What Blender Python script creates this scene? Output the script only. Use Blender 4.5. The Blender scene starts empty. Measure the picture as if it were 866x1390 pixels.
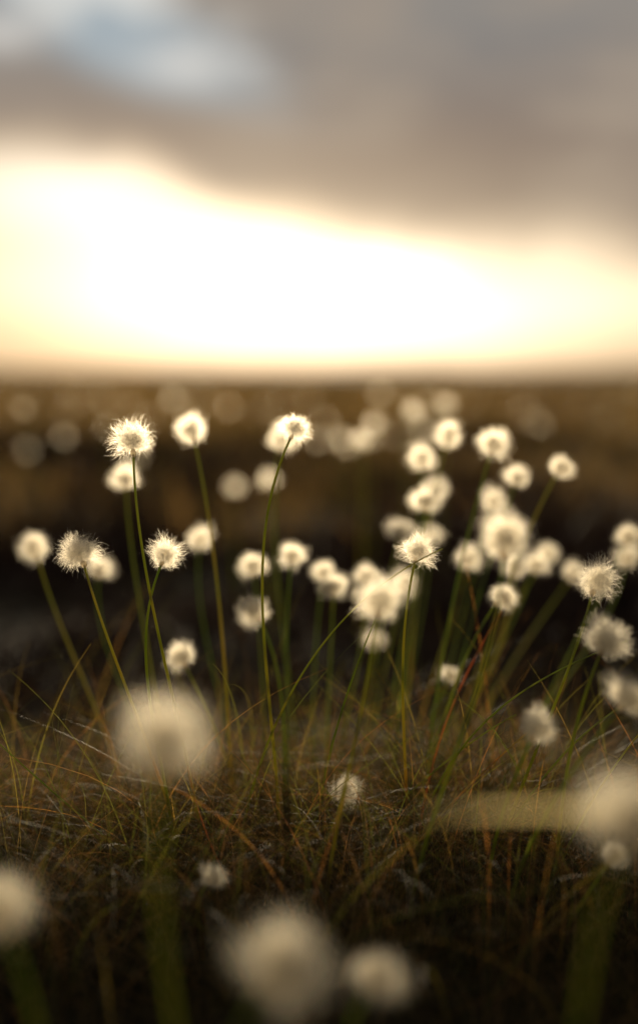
import bpy, math, numpy as np
from mathutils import Vector, noise, Matrix, Quaternion
rng=np.random.default_rng(7)
S=bpy.context.scene
S.view_settings.view_transform='Standard'
S.view_settings.look='None'
S.view_settings.exposure=0
CAMZ=0.37
F=1805.0
# ---------------------------------------------------------------- helpers
def link(o,parent=None):
    S.collection.objects.link(o)
    if parent: o.parent=parent
    return o
def make_mesh(name,verts,faces,mats,smooth=True,midx=None,attr=None):
    verts=np.asarray(verts,dtype=np.float32); faces=np.asarray(faces,dtype=np.int32)
    me=bpy.data.meshes.new(name)
    k=faces.shape[1]
    me.vertices.add(len(verts)); me.vertices.foreach_set('co',verts.ravel())
    me.loops.add(faces.size); me.loops.foreach_set('vertex_index',faces.ravel())
    me.polygons.add(len(faces)); me.polygons.foreach_set('loop_start',np.arange(0,faces.size,k,dtype=np.int32))
    me.polygons.foreach_set('loop_total',np.full(len(faces),k,dtype=np.int32))
    if midx is not None: me.polygons.foreach_set('material_index',np.asarray(midx,dtype=np.int32))
    me.polygons.foreach_set('use_smooth',np.full(len(faces),smooth))
    for m in mats: me.materials.append(m)
    if attr is not None:
        a=me.attributes.new('tone','FLOAT','POINT'); a.data.foreach_set('value',np.asarray(attr,dtype=np.float32))
    me.update(); me.validate()
    return me
def ribbons(paths,widths,side):
    N,K,_=paths.shape
    off=side[:,None,:]*widths[:,:,None]*0.5
    v=np.stack([paths-off,paths+off],axis=2).reshape(-1,3)
    base=(np.arange(N)*K*2)[:,None]+(np.arange(K-1)*2)[None,:]
    f=np.stack([base,base+1,base+3,base+2],axis=-1).reshape(-1,4)
    return v,f
def rand_unit(n):
    v=rng.normal(size=(n,3)); return v/np.linalg.norm(v,axis=1)[:,None]
def perp(d):
    r=rand_unit(len(d)); s=np.cross(d,r); return s/(np.linalg.norm(s,axis=1)[:,None]+1e-9)

def blades(roots,length,lean,droop,width,K=6):
    N=len(roots)
    az=rng.uniform(0,2*math.pi,N)
    d=np.stack([np.cos(az),np.sin(az),np.zeros(N)],1)
    t=np.linspace(0,1,K)[None,:]
    L=length[:,None]
    out=L*(lean[:,None]*t+droop[:,None]*t**2)
    up=L*(t*np.cos(lean)[:,None]-0.55*droop[:,None]*t**2.2)
    az2=az+rng.normal(0,0.9,N)
    d2=np.stack([np.cos(az2),np.sin(az2),np.zeros(N)],1)
    p=roots[:,None,:]+d[:,None,:]*out[:,:,None]+d2[:,None,:]*(L*0.18*t**3)[:,:,None]
    p[:,:,2]+=up
    w=width[:,None]*(1-0.85*t**1.5)
    s=np.stack([-np.sin(az),np.cos(az),rng.normal(0,0.3,N)],1)+rng.normal(0,0.5,(N,3))
    s/=np.linalg.norm(s,axis=1)[:,None]
    return p,w,s
# ---------------------------------------------------------------- materials
def mat_new(name):
    m=bpy.data.materials.new(name); m.use_nodes=True
    nt=m.node_tree; nt.nodes.clear()
    out=nt.nodes.new('ShaderNodeOutputMaterial')
    return m,nt,out
def leaf_mat(name,ramp,transl=0.5,rough=0.45,spec=0.25,nscale=8,tw=(1.0,0.95,0.6),tgain=1.0):
    m,nt,out=mat_new(name)
    N=nt.nodes; L=nt.links
    cr=N.new('ShaderNodeValToRGB')
    els=cr.color_ramp.elements
    els[0].position=ramp[0][0]; els[0].color=(*ramp[0][1],1)
    els[1].position=ramp[-1][0]; els[1].color=(*ramp[-1][1],1)
    for p,c in ramp[1:-1]:
        e=els.new(p); e.color=(*c,1)
    geo=N.new('ShaderNodeNewGeometry')
    nz=N.new('ShaderNodeTexNoise'); nz.inputs['Scale'].default_value=nscale; nz.inputs['Detail'].default_value=4
    L.new(geo.outputs['Position'],nz.inputs['Vector'])
    at=N.new('ShaderNodeAttribute'); at.attribute_name='tone'
    mx=N.new('ShaderNodeMath'); mx.operation='MULTIPLY_ADD'
    L.new(nz.outputs['Fac'],mx.inputs[0]); mx.inputs[1].default_value=0.6
    ad=N.new('ShaderNodeMath'); ad.operation='SUBTRACT'
    L.new(at.outputs['Fac'],ad.inputs[0]); ad.inputs[1].default_value=0.3
    L.new(ad.outputs[0],mx.inputs[2])
    L.new(mx.outputs[0],cr.inputs['Fac'])
    bs=N.new('ShaderNodeBsdfPrincipled'); bs.inputs['Roughness'].default_value=rough
    bs.inputs['Specular IOR Level'].default_value=spec
    L.new(cr.outputs['Color'],bs.inputs['Base Color'])
    tr=N.new('ShaderNodeBsdfTranslucent')
    mc=N.new('ShaderNodeMix'); mc.data_type='RGBA'; mc.blend_type='MULTIPLY'; mc.inputs[0].default_value=1
    L.new(cr.outputs['Color'],mc.inputs[6]); mc.inputs[7].default_value=(tw[0]*tgain,tw[1]*tgain,tw[2]*tgain,1)
    L.new(mc.outputs[2],tr.inputs['Color'])
    mix=N.new('ShaderNodeMixShader'); mix.inputs[0].default_value=transl
    L.new(bs.outputs[0],mix.inputs[1]); L.new(tr.outputs[0],mix.inputs[2])
    L.new(mix.outputs[0],out.inputs[0])
    return m
stem_mat=leaf_mat('stem_green',[(0.2,(0.12,0.165,0.035)),(0.5,(0.185,0.205,0.05)),(0.75,(0.25,0.21,0.07)),(0.98,(0.32,0.14,0.05))],0.55,0.4,0.5,30,tw=(1,.92,.48),tgain=2.6)
sedge_mat=leaf_mat('sedge_green',[(0.15,(0.07,0.085,0.02)),(0.5,(0.125,0.125,0.03)),(0.75,(0.20,0.135,0.045)),(0.98,(0.32,0.14,0.05))],0.5,0.5,0.25,14,tw=(1,.9,.48),tgain=2.2)
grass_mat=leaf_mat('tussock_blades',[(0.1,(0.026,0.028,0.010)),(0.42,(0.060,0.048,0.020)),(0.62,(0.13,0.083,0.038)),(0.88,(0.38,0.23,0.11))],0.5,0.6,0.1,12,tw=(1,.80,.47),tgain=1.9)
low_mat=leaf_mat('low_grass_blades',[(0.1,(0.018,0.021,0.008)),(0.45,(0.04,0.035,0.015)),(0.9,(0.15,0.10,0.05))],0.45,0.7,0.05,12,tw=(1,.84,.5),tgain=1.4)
dry_mat=leaf_mat('dry_straw',[(0.1,(0.38,0.33,0.18)),(0.9,(0.48,0.42,0.25))],0.6,0.6,0.12,40,tw=(1,.95,.78),tgain=1.9)
heather_mat=leaf_mat('heather_twigs',[(0.15,(0.014,0.008,0.009)),(0.5,(0.035,0.019,0.018)),(0.9,(0.055,0.036,0.02))],0.2,0.7,0.1,1.2)
moor_mat=leaf_mat('moor_grass_blades',[(0.15,(0.06,0.052,0.024)),(0.5,(0.13,0.10,0.052)),(0.9,(0.27,0.18,0.09))],0.55,0.6,0.15,0.5,tw=(1,.85,.55),tgain=2.0)

m_g,nt,out=mat_new('peat_ground')
N=nt.nodes;L=nt.links
geo=N.new('ShaderNodeNewGeometry')
n1=N.new('ShaderNodeTexNoise'); n1.inputs['Scale'].default_value=0.6; n1.inputs['Detail'].default_value=8
n2=N.new('ShaderNodeTexNoise'); n2.inputs['Scale'].default_value=25; n2.inputs['Detail'].default_value=6
L.new(geo.outputs['Position'],n1.inputs['Vector']);L.new(geo.outputs['Position'],n2.inputs['Vector'])
ad=N.new('ShaderNodeMath');ad.operation='MULTIPLY';L.new(n1.outputs['Fac'],ad.inputs[0]);L.new(n2.outputs['Fac'],ad.inputs[1])
cr=N.new('ShaderNodeValToRGB'); cr.color_ramp.elements[0].position=0.15; cr.color_ramp.elements[0].color=(0.012,0.009,0.007,1)
cr.color_ramp.elements[1].position=0.45; cr.color_ramp.elements[1].color=(0.06,0.045,0.022,1)
L.new(ad.outputs[0],cr.inputs['Fac'])
bs=N.new('ShaderNodeBsdfPrincipled'); bs.inputs['Roughness'].default_value=0.95; bs.inputs['Specular IOR Level'].default_value=0.05
L.new(cr.outputs['Color'],bs.inputs['Base Color'])
bp=N.new('ShaderNodeBump'); bp.inputs['Strength'].default_value=0.6; bp.inputs['Distance'].default_value=0.02
L.new(n2.outputs['Fac'],bp.inputs['Height']); L.new(bp.outputs[0],bs.inputs['Normal'])
L.new(bs.outputs[0],out.inputs[0])

def fluff(name,col,tcol,tf,fwd=0.0):
    m,nt,out=mat_new(name); N=nt.nodes;L=nt.links
    d=N.new('ShaderNodeBsdfDiffuse'); t=N.new('ShaderNodeBsdfTranslucent')
    nz=N.new('ShaderNodeTexNoise'); nz.inputs['Scale'].default_value=260
    tc=N.new('ShaderNodeTexCoord'); L.new(tc.outputs['Object'],nz.inputs['Vector'])
    for n,c in ((d,col),(t,tcol)):
        r=N.new('ShaderNodeValToRGB'); r.color_ramp.elements[0].position=0.3; r.color_ramp.elements[1].position=0.7
        r.color_ramp.elements[0].color=(c[0]*0.94,c[1]*0.92,c[2]*0.86,1); r.color_ramp.elements[1].color=(*c,1)
        L.new(nz.outputs['Fac'],r.inputs['Fac']); L.new(r.outputs['Color'],n.inputs[0])
    mx=N.new('ShaderNodeMixShader'); mx.inputs[0].default_value=tf
    L.new(d.outputs[0],mx.inputs[1]);L.new(t.outputs[0],mx.inputs[2])
    res=mx
    if fwd>0:
        # thin silky fibres scatter light mostly forwards
        rf=N.new('ShaderNodeBsdfRefraction'); rf.inputs['Color'].default_value=(0.98,0.92,0.79,1)
        rf.inputs['Roughness'].default_value=0.95; rf.inputs['IOR'].default_value=1.4
        m2=N.new('ShaderNodeMixShader'); m2.inputs[0].default_value=fwd
        L.new(mx.outputs[0],m2.inputs[1]); L.new(rf.outputs[0],m2.inputs[2]); res=m2
    L.new(res.outputs[0],out.inputs[0])
    return m
hair_mat=fluff('cotton_hair',(0.95,0.92,0.83),(0.98,0.93,0.80),0.66,0.38)
core_mat=fluff('seed_core',(0.50,0.40,0.24),(0.65,0.5,0.28),0.6,0.3)

# ---------------------------------------------------------------- ground
def gh(x,y):
    r=math.hypot(x,y)
    h=0.018*noise.noise(Vector((x*2.1,y*2.1,0)))
    if r>1.5:
        k=min(1,(r-1.5)/4)
        h+=k*0.07*noise.noise(Vector((x*0.35+4,y*0.35,3)))-0.03*k
    if r>12:
        h+=min((r-12)*0.006,5.0)*(0.35+noise.noise(Vector((x*0.012,y*0.012,7)))+0.4*noise.noise(Vector((x*0.05,y*0.05,2))))
    return h
radii=np.concatenate([[0.02],np.geomspace(0.15,3000,130)])
A=200
vs=[];
for r in radii:
    for a in range(A):
        th=2*math.pi*a/A
        x,y=r*math.cos(th),r*math.sin(th)
        vs.append((x,y,gh(x,y)))
fs=[]
for i in range(len(radii)-1):
    for a in range(A):
        b=(a+1)%A
        fs.append((i*A+a,(i+1)*A+a,(i+1)*A+b,i*A+b))
me=make_mesh('ground',vs,fs,[m_g])
link(bpy.data.objects.new('ground',me))
ghv=lambda P:np.array([gh(x,y) for x,y in P])

# ---------------------------------------------------------------- tussock (fine dry/green grass)
def mound(x,y):
    return 0.03*math.exp(-((x-0.05)/0.40)**2-((y-0.97)/0.2)**2)
n=34000
P=np.stack([rng.normal(0.03,0.32,n),rng.normal(0.91,0.14,n)],1)
z=ghv(P)+np.array([mound(x,y) for x,y in P])-0.005
roots=np.column_stack([P,z])
cl=np.array([noise.noise(Vector((x*14,y*14,3))) for x,y in P])
Ln=(rng.gamma(5,0.0135,n)*(1+0.9*cl)).clip(0.015,0.16)
Ln*=np.clip((P[:,1]-0.45)/0.45,0.5,1)
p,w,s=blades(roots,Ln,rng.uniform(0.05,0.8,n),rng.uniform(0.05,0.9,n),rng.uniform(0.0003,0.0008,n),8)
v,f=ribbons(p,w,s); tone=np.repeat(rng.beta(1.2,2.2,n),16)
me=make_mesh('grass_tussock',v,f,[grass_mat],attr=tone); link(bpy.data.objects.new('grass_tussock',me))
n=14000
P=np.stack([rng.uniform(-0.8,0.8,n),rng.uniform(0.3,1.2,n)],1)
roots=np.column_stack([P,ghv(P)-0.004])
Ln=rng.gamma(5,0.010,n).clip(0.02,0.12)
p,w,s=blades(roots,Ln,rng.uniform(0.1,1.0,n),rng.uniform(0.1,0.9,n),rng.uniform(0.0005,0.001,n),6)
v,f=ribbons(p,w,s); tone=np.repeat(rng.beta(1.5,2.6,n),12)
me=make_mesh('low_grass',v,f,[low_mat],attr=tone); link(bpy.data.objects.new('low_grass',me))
n=1500
P=np.stack([rng.normal(0.06,0.25,n),rng.normal(0.93,0.10,n)],1)
roots=np.column_stack([P,ghv(P)+0.005])
Ln=rng.gamma(7,0.0165,n).clip(0.05,0.24)
p,w,s=blades(roots,Ln,rng.uniform(0.02,0.6,n),rng.uniform(0.0,0.6,n),rng.uniform(0.0005,0.0010,n),14)
v,f=ribbons(p,w,s); tone=np.repeat(rng.beta(1.5,1.6,n),28)
me=make_mesh('sedge_leaves',v,f,[sedge_mat],attr=tone); link(bpy.data.objects.new('sedge_leaves',me))

# ---------------------------------------------------------------- moor
def scatter(n,y0,y1,spread=0.6):
    u=rng.uniform(0,1,n)
    y=y0*(y1/y0)**u
    x=rng.uniform(-1,1,n)*(spread*y+1.2)
    return np.stack([x,y],1)
def clumpn(P,sc,off=0): return np.array([noise.noise(Vector((x*sc,y*sc,off))) for x,y in P])
n=90000
P=scatter(n,1.4,40)
c=clumpn(P,1.3,5)+0.5*clumpn(P,3.5,9)
keep=c>-0.15; P=P[keep]; c=c[keep]; n=len(P)
roots=np.column_stack([P,ghv(P)-0.01])
dist=P[:,1]
Ln=(0.05+0.14*np.clip(c+0.2,0,1))*rng.uniform(0.6,1.2,n)*np.clip(dist/2.8,0.5,1.3)
p,w,s=blades(roots,Ln,rng.uniform(0.0,0.7,n),rng.uniform(0,0.3,n),0.003+0.0018*dist,4)
v,f=ribbons(p,w,s); tone=np.repeat(rng.beta(2,2,n),8)
me=make_mesh('heather',v,f,[heather_mat],attr=tone); link(bpy.data.objects.new('heather',me))
n=90000
P=scatter(n,2.6,90)
c=clumpn(P,0.6,15)+0.5*clumpn(P,2.0,19)
keep=(c>-0.25)|(P[:,1]>7)
keep&=rng.uniform(0,1,n)<np.clip((P[:,1]-2.0)/4.5,0,1)   # thins out towards the heather
P=P[keep]; c=c[keep]; n=len(P)
roots=np.column_stack([P,ghv(P)-0.01]); dist=P[:,1]
Ln=(0.13+0.17*np.clip(c+0.3,0,1))*rng.uniform(0.6,1.25,n)*np.clip(dist/5,0.6,1.15)
Ln*=1+1.1*np.exp(-((P[:,0]+1.05)/0.55)**2-((dist-8)/1.5)**2)
p,w,s=blades(roots,Ln,rng.uniform(0.0,0.5,n),rng.uniform(0,0.6,n),0.0015+0.0009*dist,5)
v,f=ribbons(p,w,s); tone=np.repeat(rng.beta(2,2,n),10)
me=make_mesh('moor_grass',v,f,[moor_mat],attr=tone); link(bpy.data.objects.new('moor_grass',me))

# ---------------------------------------------------------------- cotton heads
def head_mesh(seed,nh,R=0.015,asp=0.95,hw=0.00012,name='seed_head'):
    global rng
    rng=np.random.default_rng(seed)
    nt_=260
    td=rand_unit(nt_); td=td[td[:,2]>-0.75]; nt_=len(td)
    tl=rng.uniform(0.84,1.10,nt_)
    k=rng.integers(0,nt_,nh)
    d=td[k]+rng.normal(0,0.18,(nh,3)); d/=np.linalg.norm(d,axis=1)[:,None]
    lop=1+0.17*np.sin(d@rng.normal(0,1.8,3)+rng.uniform(0,6))+0.08*np.sin(d@rng.normal(0,4.5,3))
    ext=rng.beta(4.0,1.5,nh)*1.2
    tip=d*np.array([R,R,R*asp])*(lop*tl[k]*ext)[:,None]
    tip[:,2]+=R*0.62
    low=np.clip(-d[:,2],0,1)
    # fibres start over a broad tangled inner ball so the tuft is evenly airy
    root=rand_unit(nh)*(R*0.66*rng.uniform(0,1,nh)**(1/3))[:,None]*1.05 + d*R*0.12
    root[:,2]=root[:,2]*asp+R*0.52
    mid=(root+tip)/2; mid[:,2]+=R*0.15*low+R*0.05; mid+=rng.normal(0,R*0.14,(nh,3))
    t=np.linspace(0,1,7)[None,:,None]
    p=(1-t)**2*root[:,None]+2*t*(1-t)*mid[:,None]+t**2*tip[:,None]
    curl=perp(d)*rng.uniform(0,R*0.42,nh)[:,None]
    p=p+curl[:,None,:]*(t**3)
    w=hw*(1-0.6*np.linspace(0,1,7)[None,:]**1.2)*rng.uniform(0.7,1.4,nh)[:,None]
    s=perp(d)
    v,f=ribbons(p,w,s); mi=np.zeros(len(f),int)
    U,V=14,9; cv=[];cf=[]
    for j in range(V):
        ph=math.pi*j/(V-1)
        for i in range(U):
            th=2*math.pi*i/U
            rr=0.0016*math.sin(ph)*(1+0.2*math.sin(5*th+j*2))+0.0003
            cv.append((rr*math.cos(th),rr*math.sin(th),0.0005-0.0028*math.cos(ph)))
    for j in range(V-1):
        for i in range(U):
            cf.append((j*U+i,j*U+(i+1)%U,(j+1)*U+(i+1)%U,(j+1)*U+i))
    cf=np.array(cf)+len(v)
    v=np.vstack([v,cv]); f=np.vstack([f,cf]); mi=np.concatenate([mi,np.ones(len(cf),int)])
    return make_mesh(name,v,f,[hair_mat,core_mat],midx=mi)
heads=[head_mesh(100+i,1550,asp=a) for i,a in enumerate([0.80,0.92,1.1,0.86,1.0,1.2,0.9,1.05])]
dense=[head_mesh(200+i,2100,asp=a) for i,a in enumerate([0.85,1.0])]
rng=np.random.default_rng(21)

def bez(p0,p1,p2,p3,K):
    t=np.linspace(0,1,K)[:,None]
    return (1-t)**3*p0+3*t*(1-t)**2*p1+3*t*t*(1-t)*p2+t**3*p3
def tube(path,r0,r1,sides=7):
    K=len(path); T=np.gradient(path,axis=0); T/=np.linalg.norm(T,axis=1)[:,None]
    X=np.cross(T,np.array([0.13,1,0.07])); X/=np.linalg.norm(X,axis=1)[:,None]; Y=np.cross(T,X)
    a=np.arange(sides)*2*math.pi/sides
    r=np.linspace(r0,r1,K)[:,None,None]
    v=path[:,None,:]+r*(np.cos(a)[None,:,None]*X[:,None,:]+np.sin(a)[None,:,None]*Y[:,None,:])
    v=v.reshape(-1,3); f=[]
    for j in range(K-1):
        for i in range(sides):
            f.append((j*sides+i,j*sides+(i+1)%sides,(j+1)*sides+(i+1)%sides,(j+1)*sides+i))
    return v,np.array(f)

def stalk(base,top,bend=0.0,scale=1.0,tilt=(0,0),mesh=None,tone=None,r=0.00112):
    e=bpy.data.objects.new('cottongrass',None); e.empty_display_size=0.02; e.location=base; link(e)
    base=np.array(base,float); top=np.array(top,float)
    R=0.015*scale
    ax=Vector((tilt[0],tilt[1],1)).normalized()
    hb=top-np.array(ax)*R*0.62
    h=hb-base
    p1=base+np.array([h[0]*0.15+bend*0.6,h[1]*0.2,h[2]*0.38])
    p2=hb-np.array(ax)*np.linalg.norm(h)*0.30+np.array([bend,0,0])*0.5
    path=bez(base,p1,p2,hb,30)-base
    v,f=tube(path,r*1.2,r*0.7)
    tn=rng.uniform(0.15,0.65) if tone is None else tone
    att=tn+0.35*np.repeat(np.linspace(0.5,-0.3,30),7)
    lf=rng.uniform(0.12,0.3); i0=int(30*lf); L0=path[i0]; TT=path[i0+1]-path[i0]; TT/=np.linalg.norm(TT)
    az=rng.uniform(0,6.28); o=np.array([math.cos(az),math.sin(az),0])
    t=np.linspace(0,1,8)[:,None]; ll=rng.uniform(0.02,0.05)
    lp=L0+TT*ll*t+o*ll*0.18*t**2
    sd=np.cross(TT,o); sd/=np.linalg.norm(sd)
    lv,lfc=ribbons(lp[None],(0.0013*(1-t[:,0]**1.3)+0.0002)[None],sd[None])
    att=np.concatenate([att,np.full(len(lv),tn+0.15)])
    f=np.vstack([f,lfc+len(v)]); v=np.vstack([v,lv])
    me=make_mesh('stem',v,f,[stem_mat],attr=att)
    link(bpy.data.objects.new('stem',me),e)
    o=bpy.data.objects.new('seed_head',mesh); link(o,e)
    o.rotation_mode='QUATERNION'
    o.rotation_quaternion=ax.to_track_quat('Z','Y')@Quaternion((0,0,1),rng.uniform(0,6.28))
    o.location=Vector(hb-base); o.scale=(scale*rng.uniform(.93,1.07),scale*rng.uniform(.93,1.07),scale*rng.uniform(0.9,1.05))
    return e

# bearing (px of the survey photo, f=1805), drop below horizon, range in m, scale, bend, tilt, root bearing
H=[
(180,597,.90,1.05,-.010,(-.15,0),262),
(108,748,.90,1.06,-.012,(-.45,0),235),
(226,751,.90,.82,.0,(.35,.1),212),
(402,580,.91,.86,.004,(.45,.0),372),
(568,745,.90,.90,.004,(.25,-.2),572),
(810,787,.87,1.05,.015,(.45,0),690),
(822,868,.82,.98,.0,(.5,0),800),
(730,983,.80,1.0,.0,(.5,.1),690),
(853,943,.76,1.0,.0,(.7,0),720),
(685,730,.74,1.12,.0,(.3,0),570),
(515,813,.77,1.0,.0,(.35,.1),440),
(683,810,1.0,.85,.02,(.9,0),560),
(670,602,1.06,.92,.0,(.3,0),590),
(47,742,1.10,.95,-.01,(-.2,0),150),
(171,648,1.13,.94,.0,(-.1,0),200),
(261,583,1.04,.95,.0,(-.3,.2),300),
(136,770,1.20,.92,.0,(.1,0),190),
(245,890,1.02,.90,.0,(-.5,0),330),
(272,731,1.2,.8,.0,(.1,0),310),
(343,767,1.15,.9,.0,(-.1,0),350),
(397,753,1.08,.8,.0,(.2,0),385),
(346,830,1.03,.8,.0,(-.3,0),380),
(382,596,1.25,1.0,.0,(.1,0),400),
(440,775,1.15,.82,.0,(.1,0),420),
(453,796,1.1,.8,.0,(.2,0),440),
(498,780,1.17,.84,.0,(.1,0),450),
(549,792,1.2,.9,.0,(.1,0),500),
(546,718,1.25,.84,.0,(.2,0),500),
(572,622,1.2,.88,.0,(.1,0),530),
(608,592,1.15,.84,.0,(.1,0),560),
(702,647,1.15,.82,.0,(.2,0),610),
(761,633,1.1,.8,.0,(.6,0),640),
(578,678,1.08,.97,.0,(.2,0),540),
(592,660,1.35,.87,.0,(.2,0),540),
(670,680,1.25,.84,.0,(.2,0),600),
(583,725,1.3,.8,.0,(.1,0),550),
(636,757,1.2,.84,.0,(.2,0),560),
(698,770,1.15,.8,.0,(.3,0),600),
(727,765,1.18,.84,.0,(.3,0),610),
(743,752,1.25,.82,.0,(.5,0),610),
(778,778,1.28,.80,.0,(.5,0),640),
(852,728,1.15,.82,.0,(.4,0),720),
(850,756,1.2,.82,.0,(.4,0),700),
(612,915,1.12,.65,.0,(.7,0),560),
(508,868,1.3,.72,.0,(.2,0),480),
(468,1073,.93,.80,.0,(.5,.2),430),
(290,1190,.79,.60,-.0,(.8,-.4),250),
(832,1160,.80,.66,.0,(.6,-.2),810),
(492,597,1.8,.85,.0,(.1,0),None),
(508,575,2.3,.9,.0,(.1,0),None),
(560,557,2.1,.8,.0,(.1,0),None),
(603,548,2.2,.8,.0,(.1,0),None),
(365,650,1.8,.75,.0,(.1,0),None),
(318,660,2.2,.75,.0,(.1,0),None),
(224,1000,.475,1.10,.0,(.1,0),260),
(858,1102,.45,1.12,.0,(.2,0),830),
(388,1308,.475,1.25,.0,(.9,0),340),
(515,1322,.55,.8,.0,(.5,0),520),
(-5,1232,.50,1.0,.0,(-.2,0),20),
]
for i,(u,v,d,sc,bend,tilt,ur) in enumerate(H):
    top=((u-433)/F*d, d, CAMZ-(v-505)/F*d)
    if d<0.7: by=d+0.05
    elif v>1150: by=d+0.03
    elif d<1.45: by=0.97+(d-0.97)*0.55
    else: by=d
    bx=(u-433)/F*d*0.95 if ur is None else (ur-433)/F*by*0.86
    bz=gh(bx,by)
    mesh=dense[i%2] if d<0.6 else heads[i%8]
    stalk((bx,by,bz),top,bend,sc,(tilt[0]+rng.normal(0,.12),tilt[1]+rng.normal(0,.15)),mesh=mesh)

# long arching flowerless sedge stems, one clump
def W3(u,v,d): return np.array([(u-433)/F*d,d,CAMZ-(v-505)/F*d])
V=[];Fc=[];AT=[];off=0
arcs=[((318,1180,.96),(340,1000,.93),(430,820,.89),(600,745,.87),.5),
      ((545,1190,.95),(590,1000,.93),(690,930,.90),(850,870,.88),.4),
      ((500,1270,.88),(560,1130,.90),(640,1060,.92),(720,990,.93),.8),
      ((730,1270,.88),(770,1120,.88),(830,1040,.88),(880,980,.88),.6),
      ((250,1240,.90),(180,1160,.90),(60,1070,.90),(-20,990,.90),.3),
      ((560,1200,.93),(570,1060,.92),(600,960,.95),(680,830,1.0),.95),
      ((420,1180,.97),(430,1060,.95),(470,930,.93),(510,840,.9),.3),
      ((345,1290,.86),(300,1180,.86),(270,1120,.88),(255,1040,.9),.9),
      ((640,1210,.92),(700,1080,.92),(780,990,.92),(860,950,.94),.35),
      ((430,1190,.95),(500,1120,.93),(620,1010,.92),(700,970,.93),.45)]
for a in arcs:
    P4=[W3(*q) for q in a[:4]]; P4[0][2]=gh(P4[0][0],P4[0][1])
    v,f=tube(bez(*P4,36),0.0010,0.0004,6)
    V.append(v);Fc.append(f+off);AT.append(np.full(len(v),a[4]));off+=len(v)
link(bpy.data.objects.new('sedge_stems',make_mesh('sedge_stems',np.vstack(V),np.vstack(Fc),[stem_mat],attr=np.concatenate(AT))))

# distant cottongrass drift: one joined mesh
hb=[head_mesh(300+i,380,hw=0.0005,asp=1.0) for i in range(3)]
rng=np.random.default_rng(5)
V=[];Fc=[];MI=[];AT=[];off=0
def mget(me):
    a=np.zeros(len(me.vertices)*3,dtype=np.float32); me.vertices.foreach_get('co',a)
    b=np.zeros(len(me.loops),dtype=np.int32); me.loops.foreach_get('vertex_index',b)
    c=np.zeros(len(me.polygons),dtype=np.int32); me.polygons.foreach_get('material_index',c)
    return a.reshape(-1,3),b.reshape(-1,4),c
hg=[mget(m) for m in hb]
for k in range(110):
    y=2.8*(16/2.8)**rng.uniform(); x=rng.uniform(-1,1)*(0.32*y+0.3)
    hz=rng.uniform(0.15,0.32); g=gh(x,y)
    lean=rng.normal(0,0.03,2)
    b=np.array([x,y,g]); t=np.array([x+lean[0],y+lean[1],g+hz])
    v,f=tube(bez(b,b+[0,0,hz*.4],t-[lean[0],0,hz*.3],t,8),0.0011,0.0008,4)
    V.append(v);Fc.append(f+off);MI.append(np.full(len(f),2));AT.append(np.full(len(v),.5));off+=len(v)
    hv,hf,hm=hg[k%3]
    sc=rng.uniform(.5,1.0)
    V.append(hv*sc+t);Fc.append(hf+off);MI.append(hm);AT.append(np.full(len(hv),.5));off+=len(hv)
me=make_mesh('cottongrass_drift',np.vstack(V),np.vstack(Fc),[hair_mat,core_mat,stem_mat],midx=np.concatenate(MI),attr=np.concatenate(AT))
link(bpy.data.objects.new('cottongrass_drift',me))
for m in hb: bpy.data.meshes.remove(m)

# broad dry blade arching over
bp_=bez(np.array([0.22,0.42,gh(.22,.42)]),np.array([0.215,0.43,0.235]),np.array([0.13,0.46,0.222]),np.array([0.038,0.47,0.214]),26)
t=np.linspace(0,1,26)
v,f=ribbons(bp_[None],(0.0045*(1-0.75*t**2.5))[None],np.array([[0.0,0.25,0.97]]))
link(bpy.data.objects.new('dry_grass_blade',make_mesh('dry_grass_blade',v,f,[dry_mat],attr=np.full(len(v),.5))))

# ---------------------------------------------------------------- light
SAZ,SEL=-0.03,math.radians(6.0)
sd=Vector((math.sin(SAZ)*math.cos(SEL),math.cos(SAZ)*math.cos(SEL),math.sin(SEL)))
sl=bpy.data.lights.new('sun','SUN'); sl.energy=5.0; sl.angle=math.radians(0.6); sl.color=(1.0,0.81,0.54)
so=link(bpy.data.objects.new('sun',sl)); so.rotation_mode='QUATERNION'; so.rotation_quaternion=(-sd).to_track_quat('-Z','Y'); so.location=(0,0,5)

W=bpy.data.worlds.new('World'); S.world=W; W.use_nodes=True
nt=W.node_tree; nt.nodes.clear(); N=nt.nodes; L=nt.links
def val(s,i,x):
    if isinstance(x,(int,float)): s.inputs[i].default_value=x
    else: L.new(x,s.inputs[i])
def M(op,a,b=None,c=None):
    n=N.new('ShaderNodeMath'); n.operation=op; val(n,0,a)
    if b is not None: val(n,1,b)
    if c is not None: val(n,2,c)
    return n.outputs[0]
def SM(x,a,b,c=0.0,d=1.0):
    n=N.new('ShaderNodeMapRange'); n.interpolation_type='SMOOTHSTEP'
    for i,q in enumerate((x,a,b,c,d)): val(n,i,q)
    return n.outputs[0]
def MIX(f,a,b,mode='MIX'):
    n=N.new('ShaderNodeMix'); n.data_type='RGBA'; n.blend_type=mode; n.clamp_result=False
    val(n,0,f)
    for i,q in ((6,a),(7,b)):
        if isinstance(q,tuple): n.inputs[i].default_value=(*q,1)
        else: L.new(q,n.inputs[i])
    return n.outputs[2]
def GAUSS(az,el,ca,ce,sa,se,pw=2.0):
    a=M('POWER',M('DIVIDE',M('ABSOLUTE',M('SUBTRACT',az,ca)),sa),pw)
    b=M('POWER',M('DIVIDE',M('ABSOLUTE',M('SUBTRACT',el,ce)),se),2.0)
    return M('EXPONENT',M('MULTIPLY',M('ADD',a,b),-1.0))
tc=N.new('ShaderNodeTexCoord'); sp=N.new('ShaderNodeSeparateXYZ'); L.new(tc.outputs['Generated'],sp.inputs[0])
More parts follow.
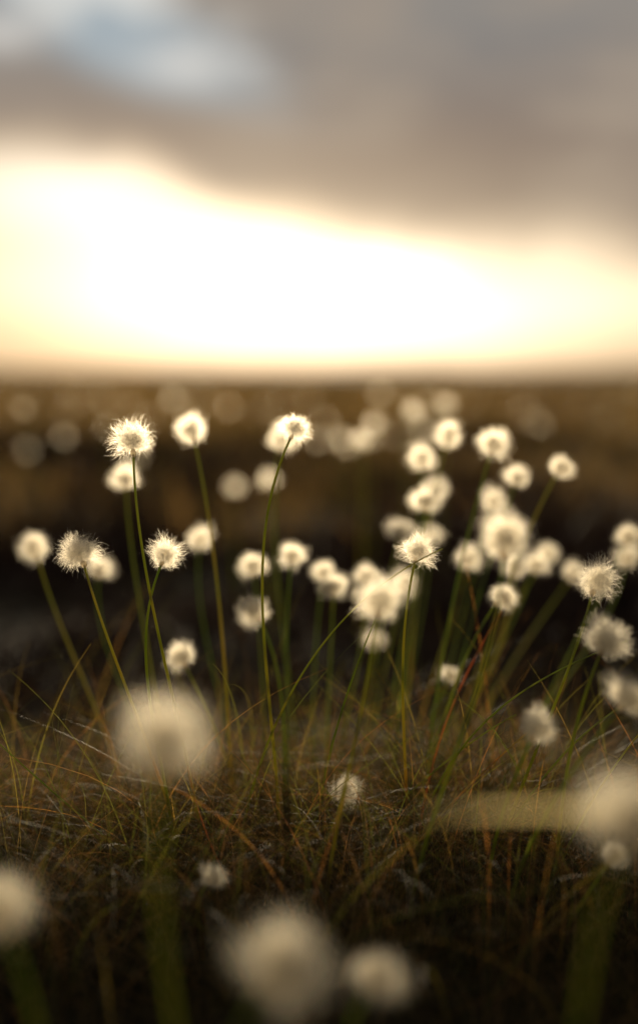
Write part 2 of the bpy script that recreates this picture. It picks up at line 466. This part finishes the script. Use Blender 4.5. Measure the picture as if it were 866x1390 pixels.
az=M('ARCTAN2',sp.outputs[0],sp.outputs[1]); el=M('ARCSINE',sp.outputs[2])
mp=N.new('ShaderNodeMapping'); mp.inputs['Scale'].default_value=(1,1,2.2); L.new(tc.outputs['Generated'],mp.inputs[0])
nz=N.new('ShaderNodeTexNoise'); nz.inputs['Scale'].default_value=7; nz.inputs['Detail'].default_value=5; nz.inputs['Roughness'].default_value=0.55; L.new(mp.outputs[0],nz.inputs['Vector'])
n0=M('SUBTRACT',nz.outputs['Fac'],0.5)
nz2=N.new('ShaderNodeTexNoise'); nz2.inputs['Scale'].default_value=2.3; nz2.inputs['Detail'].default_value=4; L.new(mp.outputs[0],nz2.inputs['Vector'])
n2=M('SUBTRACT',nz2.outputs['Fac'],0.5)
sky=N.new('ShaderNodeTexSky'); sky.sky_type='NISHITA'; sky.sun_disc=False; sky.sun_elevation=SEL; sky.sun_rotation=SAZ
sky.dust_density=2.0
base=M('ADD',SM(az,-0.15,-0.06,0.165,0.110),SM(az,-0.06,0.16,0.0,-0.036))
edge=M('MULTIPLY_ADD',n0,0.07,base)
wd=SM(az,-0.12,0.1,0.022,0.036)
cm=SM(el,M('SUBTRACT',edge,wd),M('MULTIPLY_ADD',wd,1.4,edge))
K=10.0
def c(r,g,b): return (r*K,g*K,b*K)
deck=MIX(SM(az,-0.1,0.2),c(.28,.22,.18),c(.175,.140,.128))
deck=MIX(SM(el,0.16,0.29),deck,c(.20,.215,.225))
deck=MIX(SM(M('ADD',n2,M('MULTIPLY',n0,0.9)),-0.12,0.28),deck,c(.35,.29,.235))
da=M('SUBTRACT',az,-0.15); de=M('SUBTRACT',el,0.248)
s_=M('ADD',M('MULTIPLY',da,0.93),M('MULTIPLY',de,-0.36)); t_=M('ADD',M('MULTIPLY',da,0.36),M('MULTIPLY',de,0.93))
gap=GAUSS(s_,t_,0.0,M('MULTIPLY',n0,0.08),0.14,0.034)
gap=SM(M('ADD',gap,M('MULTIPLY',n0,1.0)),0.15,0.95)
blue=MIX(SM(n0,-0.02,0.12),c(.36,.42,.46),c(.66,.66,.63))
deck=MIX(gap,deck,blue)
puff=M('ADD',GAUSS(az,el,-0.235,0.243,0.028,0.013),GAUSS(az,el,-0.098,0.226,0.035,0.014))
deck=MIX(M('MULTIPLY',puff,0.75),deck,c(.72,.70,.66))
skys=MIX(1.0,sky.outputs[0],(0.10,0.10,0.12),'MULTIPLY')
band=MIX(1.0,skys,c(.32,.25,.165),'ADD')
def addglow(col,g,rgb):
    n=N.new('ShaderNodeVectorMath'); n.operation='SCALE'; n.inputs[0].default_value=rgb; L.new(g,n.inputs['Scale'])
    return MIX(1.0,col,n.outputs[0],'ADD')
g1=GAUSS(az,el,0.02,0.068,0.29,0.056,3.0)
g1=M('MULTIPLY',g1,M('MULTIPLY_ADD',n0,1.2,1.0))
g2=GAUSS(az,el,-0.01,0.07,0.33,0.110)
g3=GAUSS(az,el,-0.19,0.135,0.10,0.034)
g4=GAUSS(az,el,0.0,0.062,0.16,0.056)
band=addglow(band,g1,c(.70,.61,.47)); band=addglow(band,g3,c(.62,.60,.55))
band=addglow(band,g4,c(.8,.74,.64))
col=MIX(cm,band,deck)
col=addglow(col,g2,c(.32,.23,.12)); col=addglow(col,g4,c(.30,.25,.17))
bg=N.new('ShaderNodeBackground'); bg.inputs['Strength'].default_value=0.1; L.new(col,bg.inputs[0])
ow=N.new('ShaderNodeOutputWorld'); L.new(bg.outputs[0],ow.inputs[0])

# ---------------------------------------------------------------- camera
cd=bpy.data.cameras.new('camera'); co=link(bpy.data.objects.new('camera',cd)); S.camera=co
co.location=(0,0,CAMZ); co.rotation_euler=(math.radians(90),0,0)
cd.sensor_fit='VERTICAL'; cd.sensor_height=38.5; cd.lens=50; cd.shift_y=-190/1390
cd.clip_start=0.01; cd.clip_end=5000
cd.dof.use_dof=True; cd.dof.focus_distance=0.895; cd.dof.aperture_fstop=1.7; cd.dof.aperture_blades=0
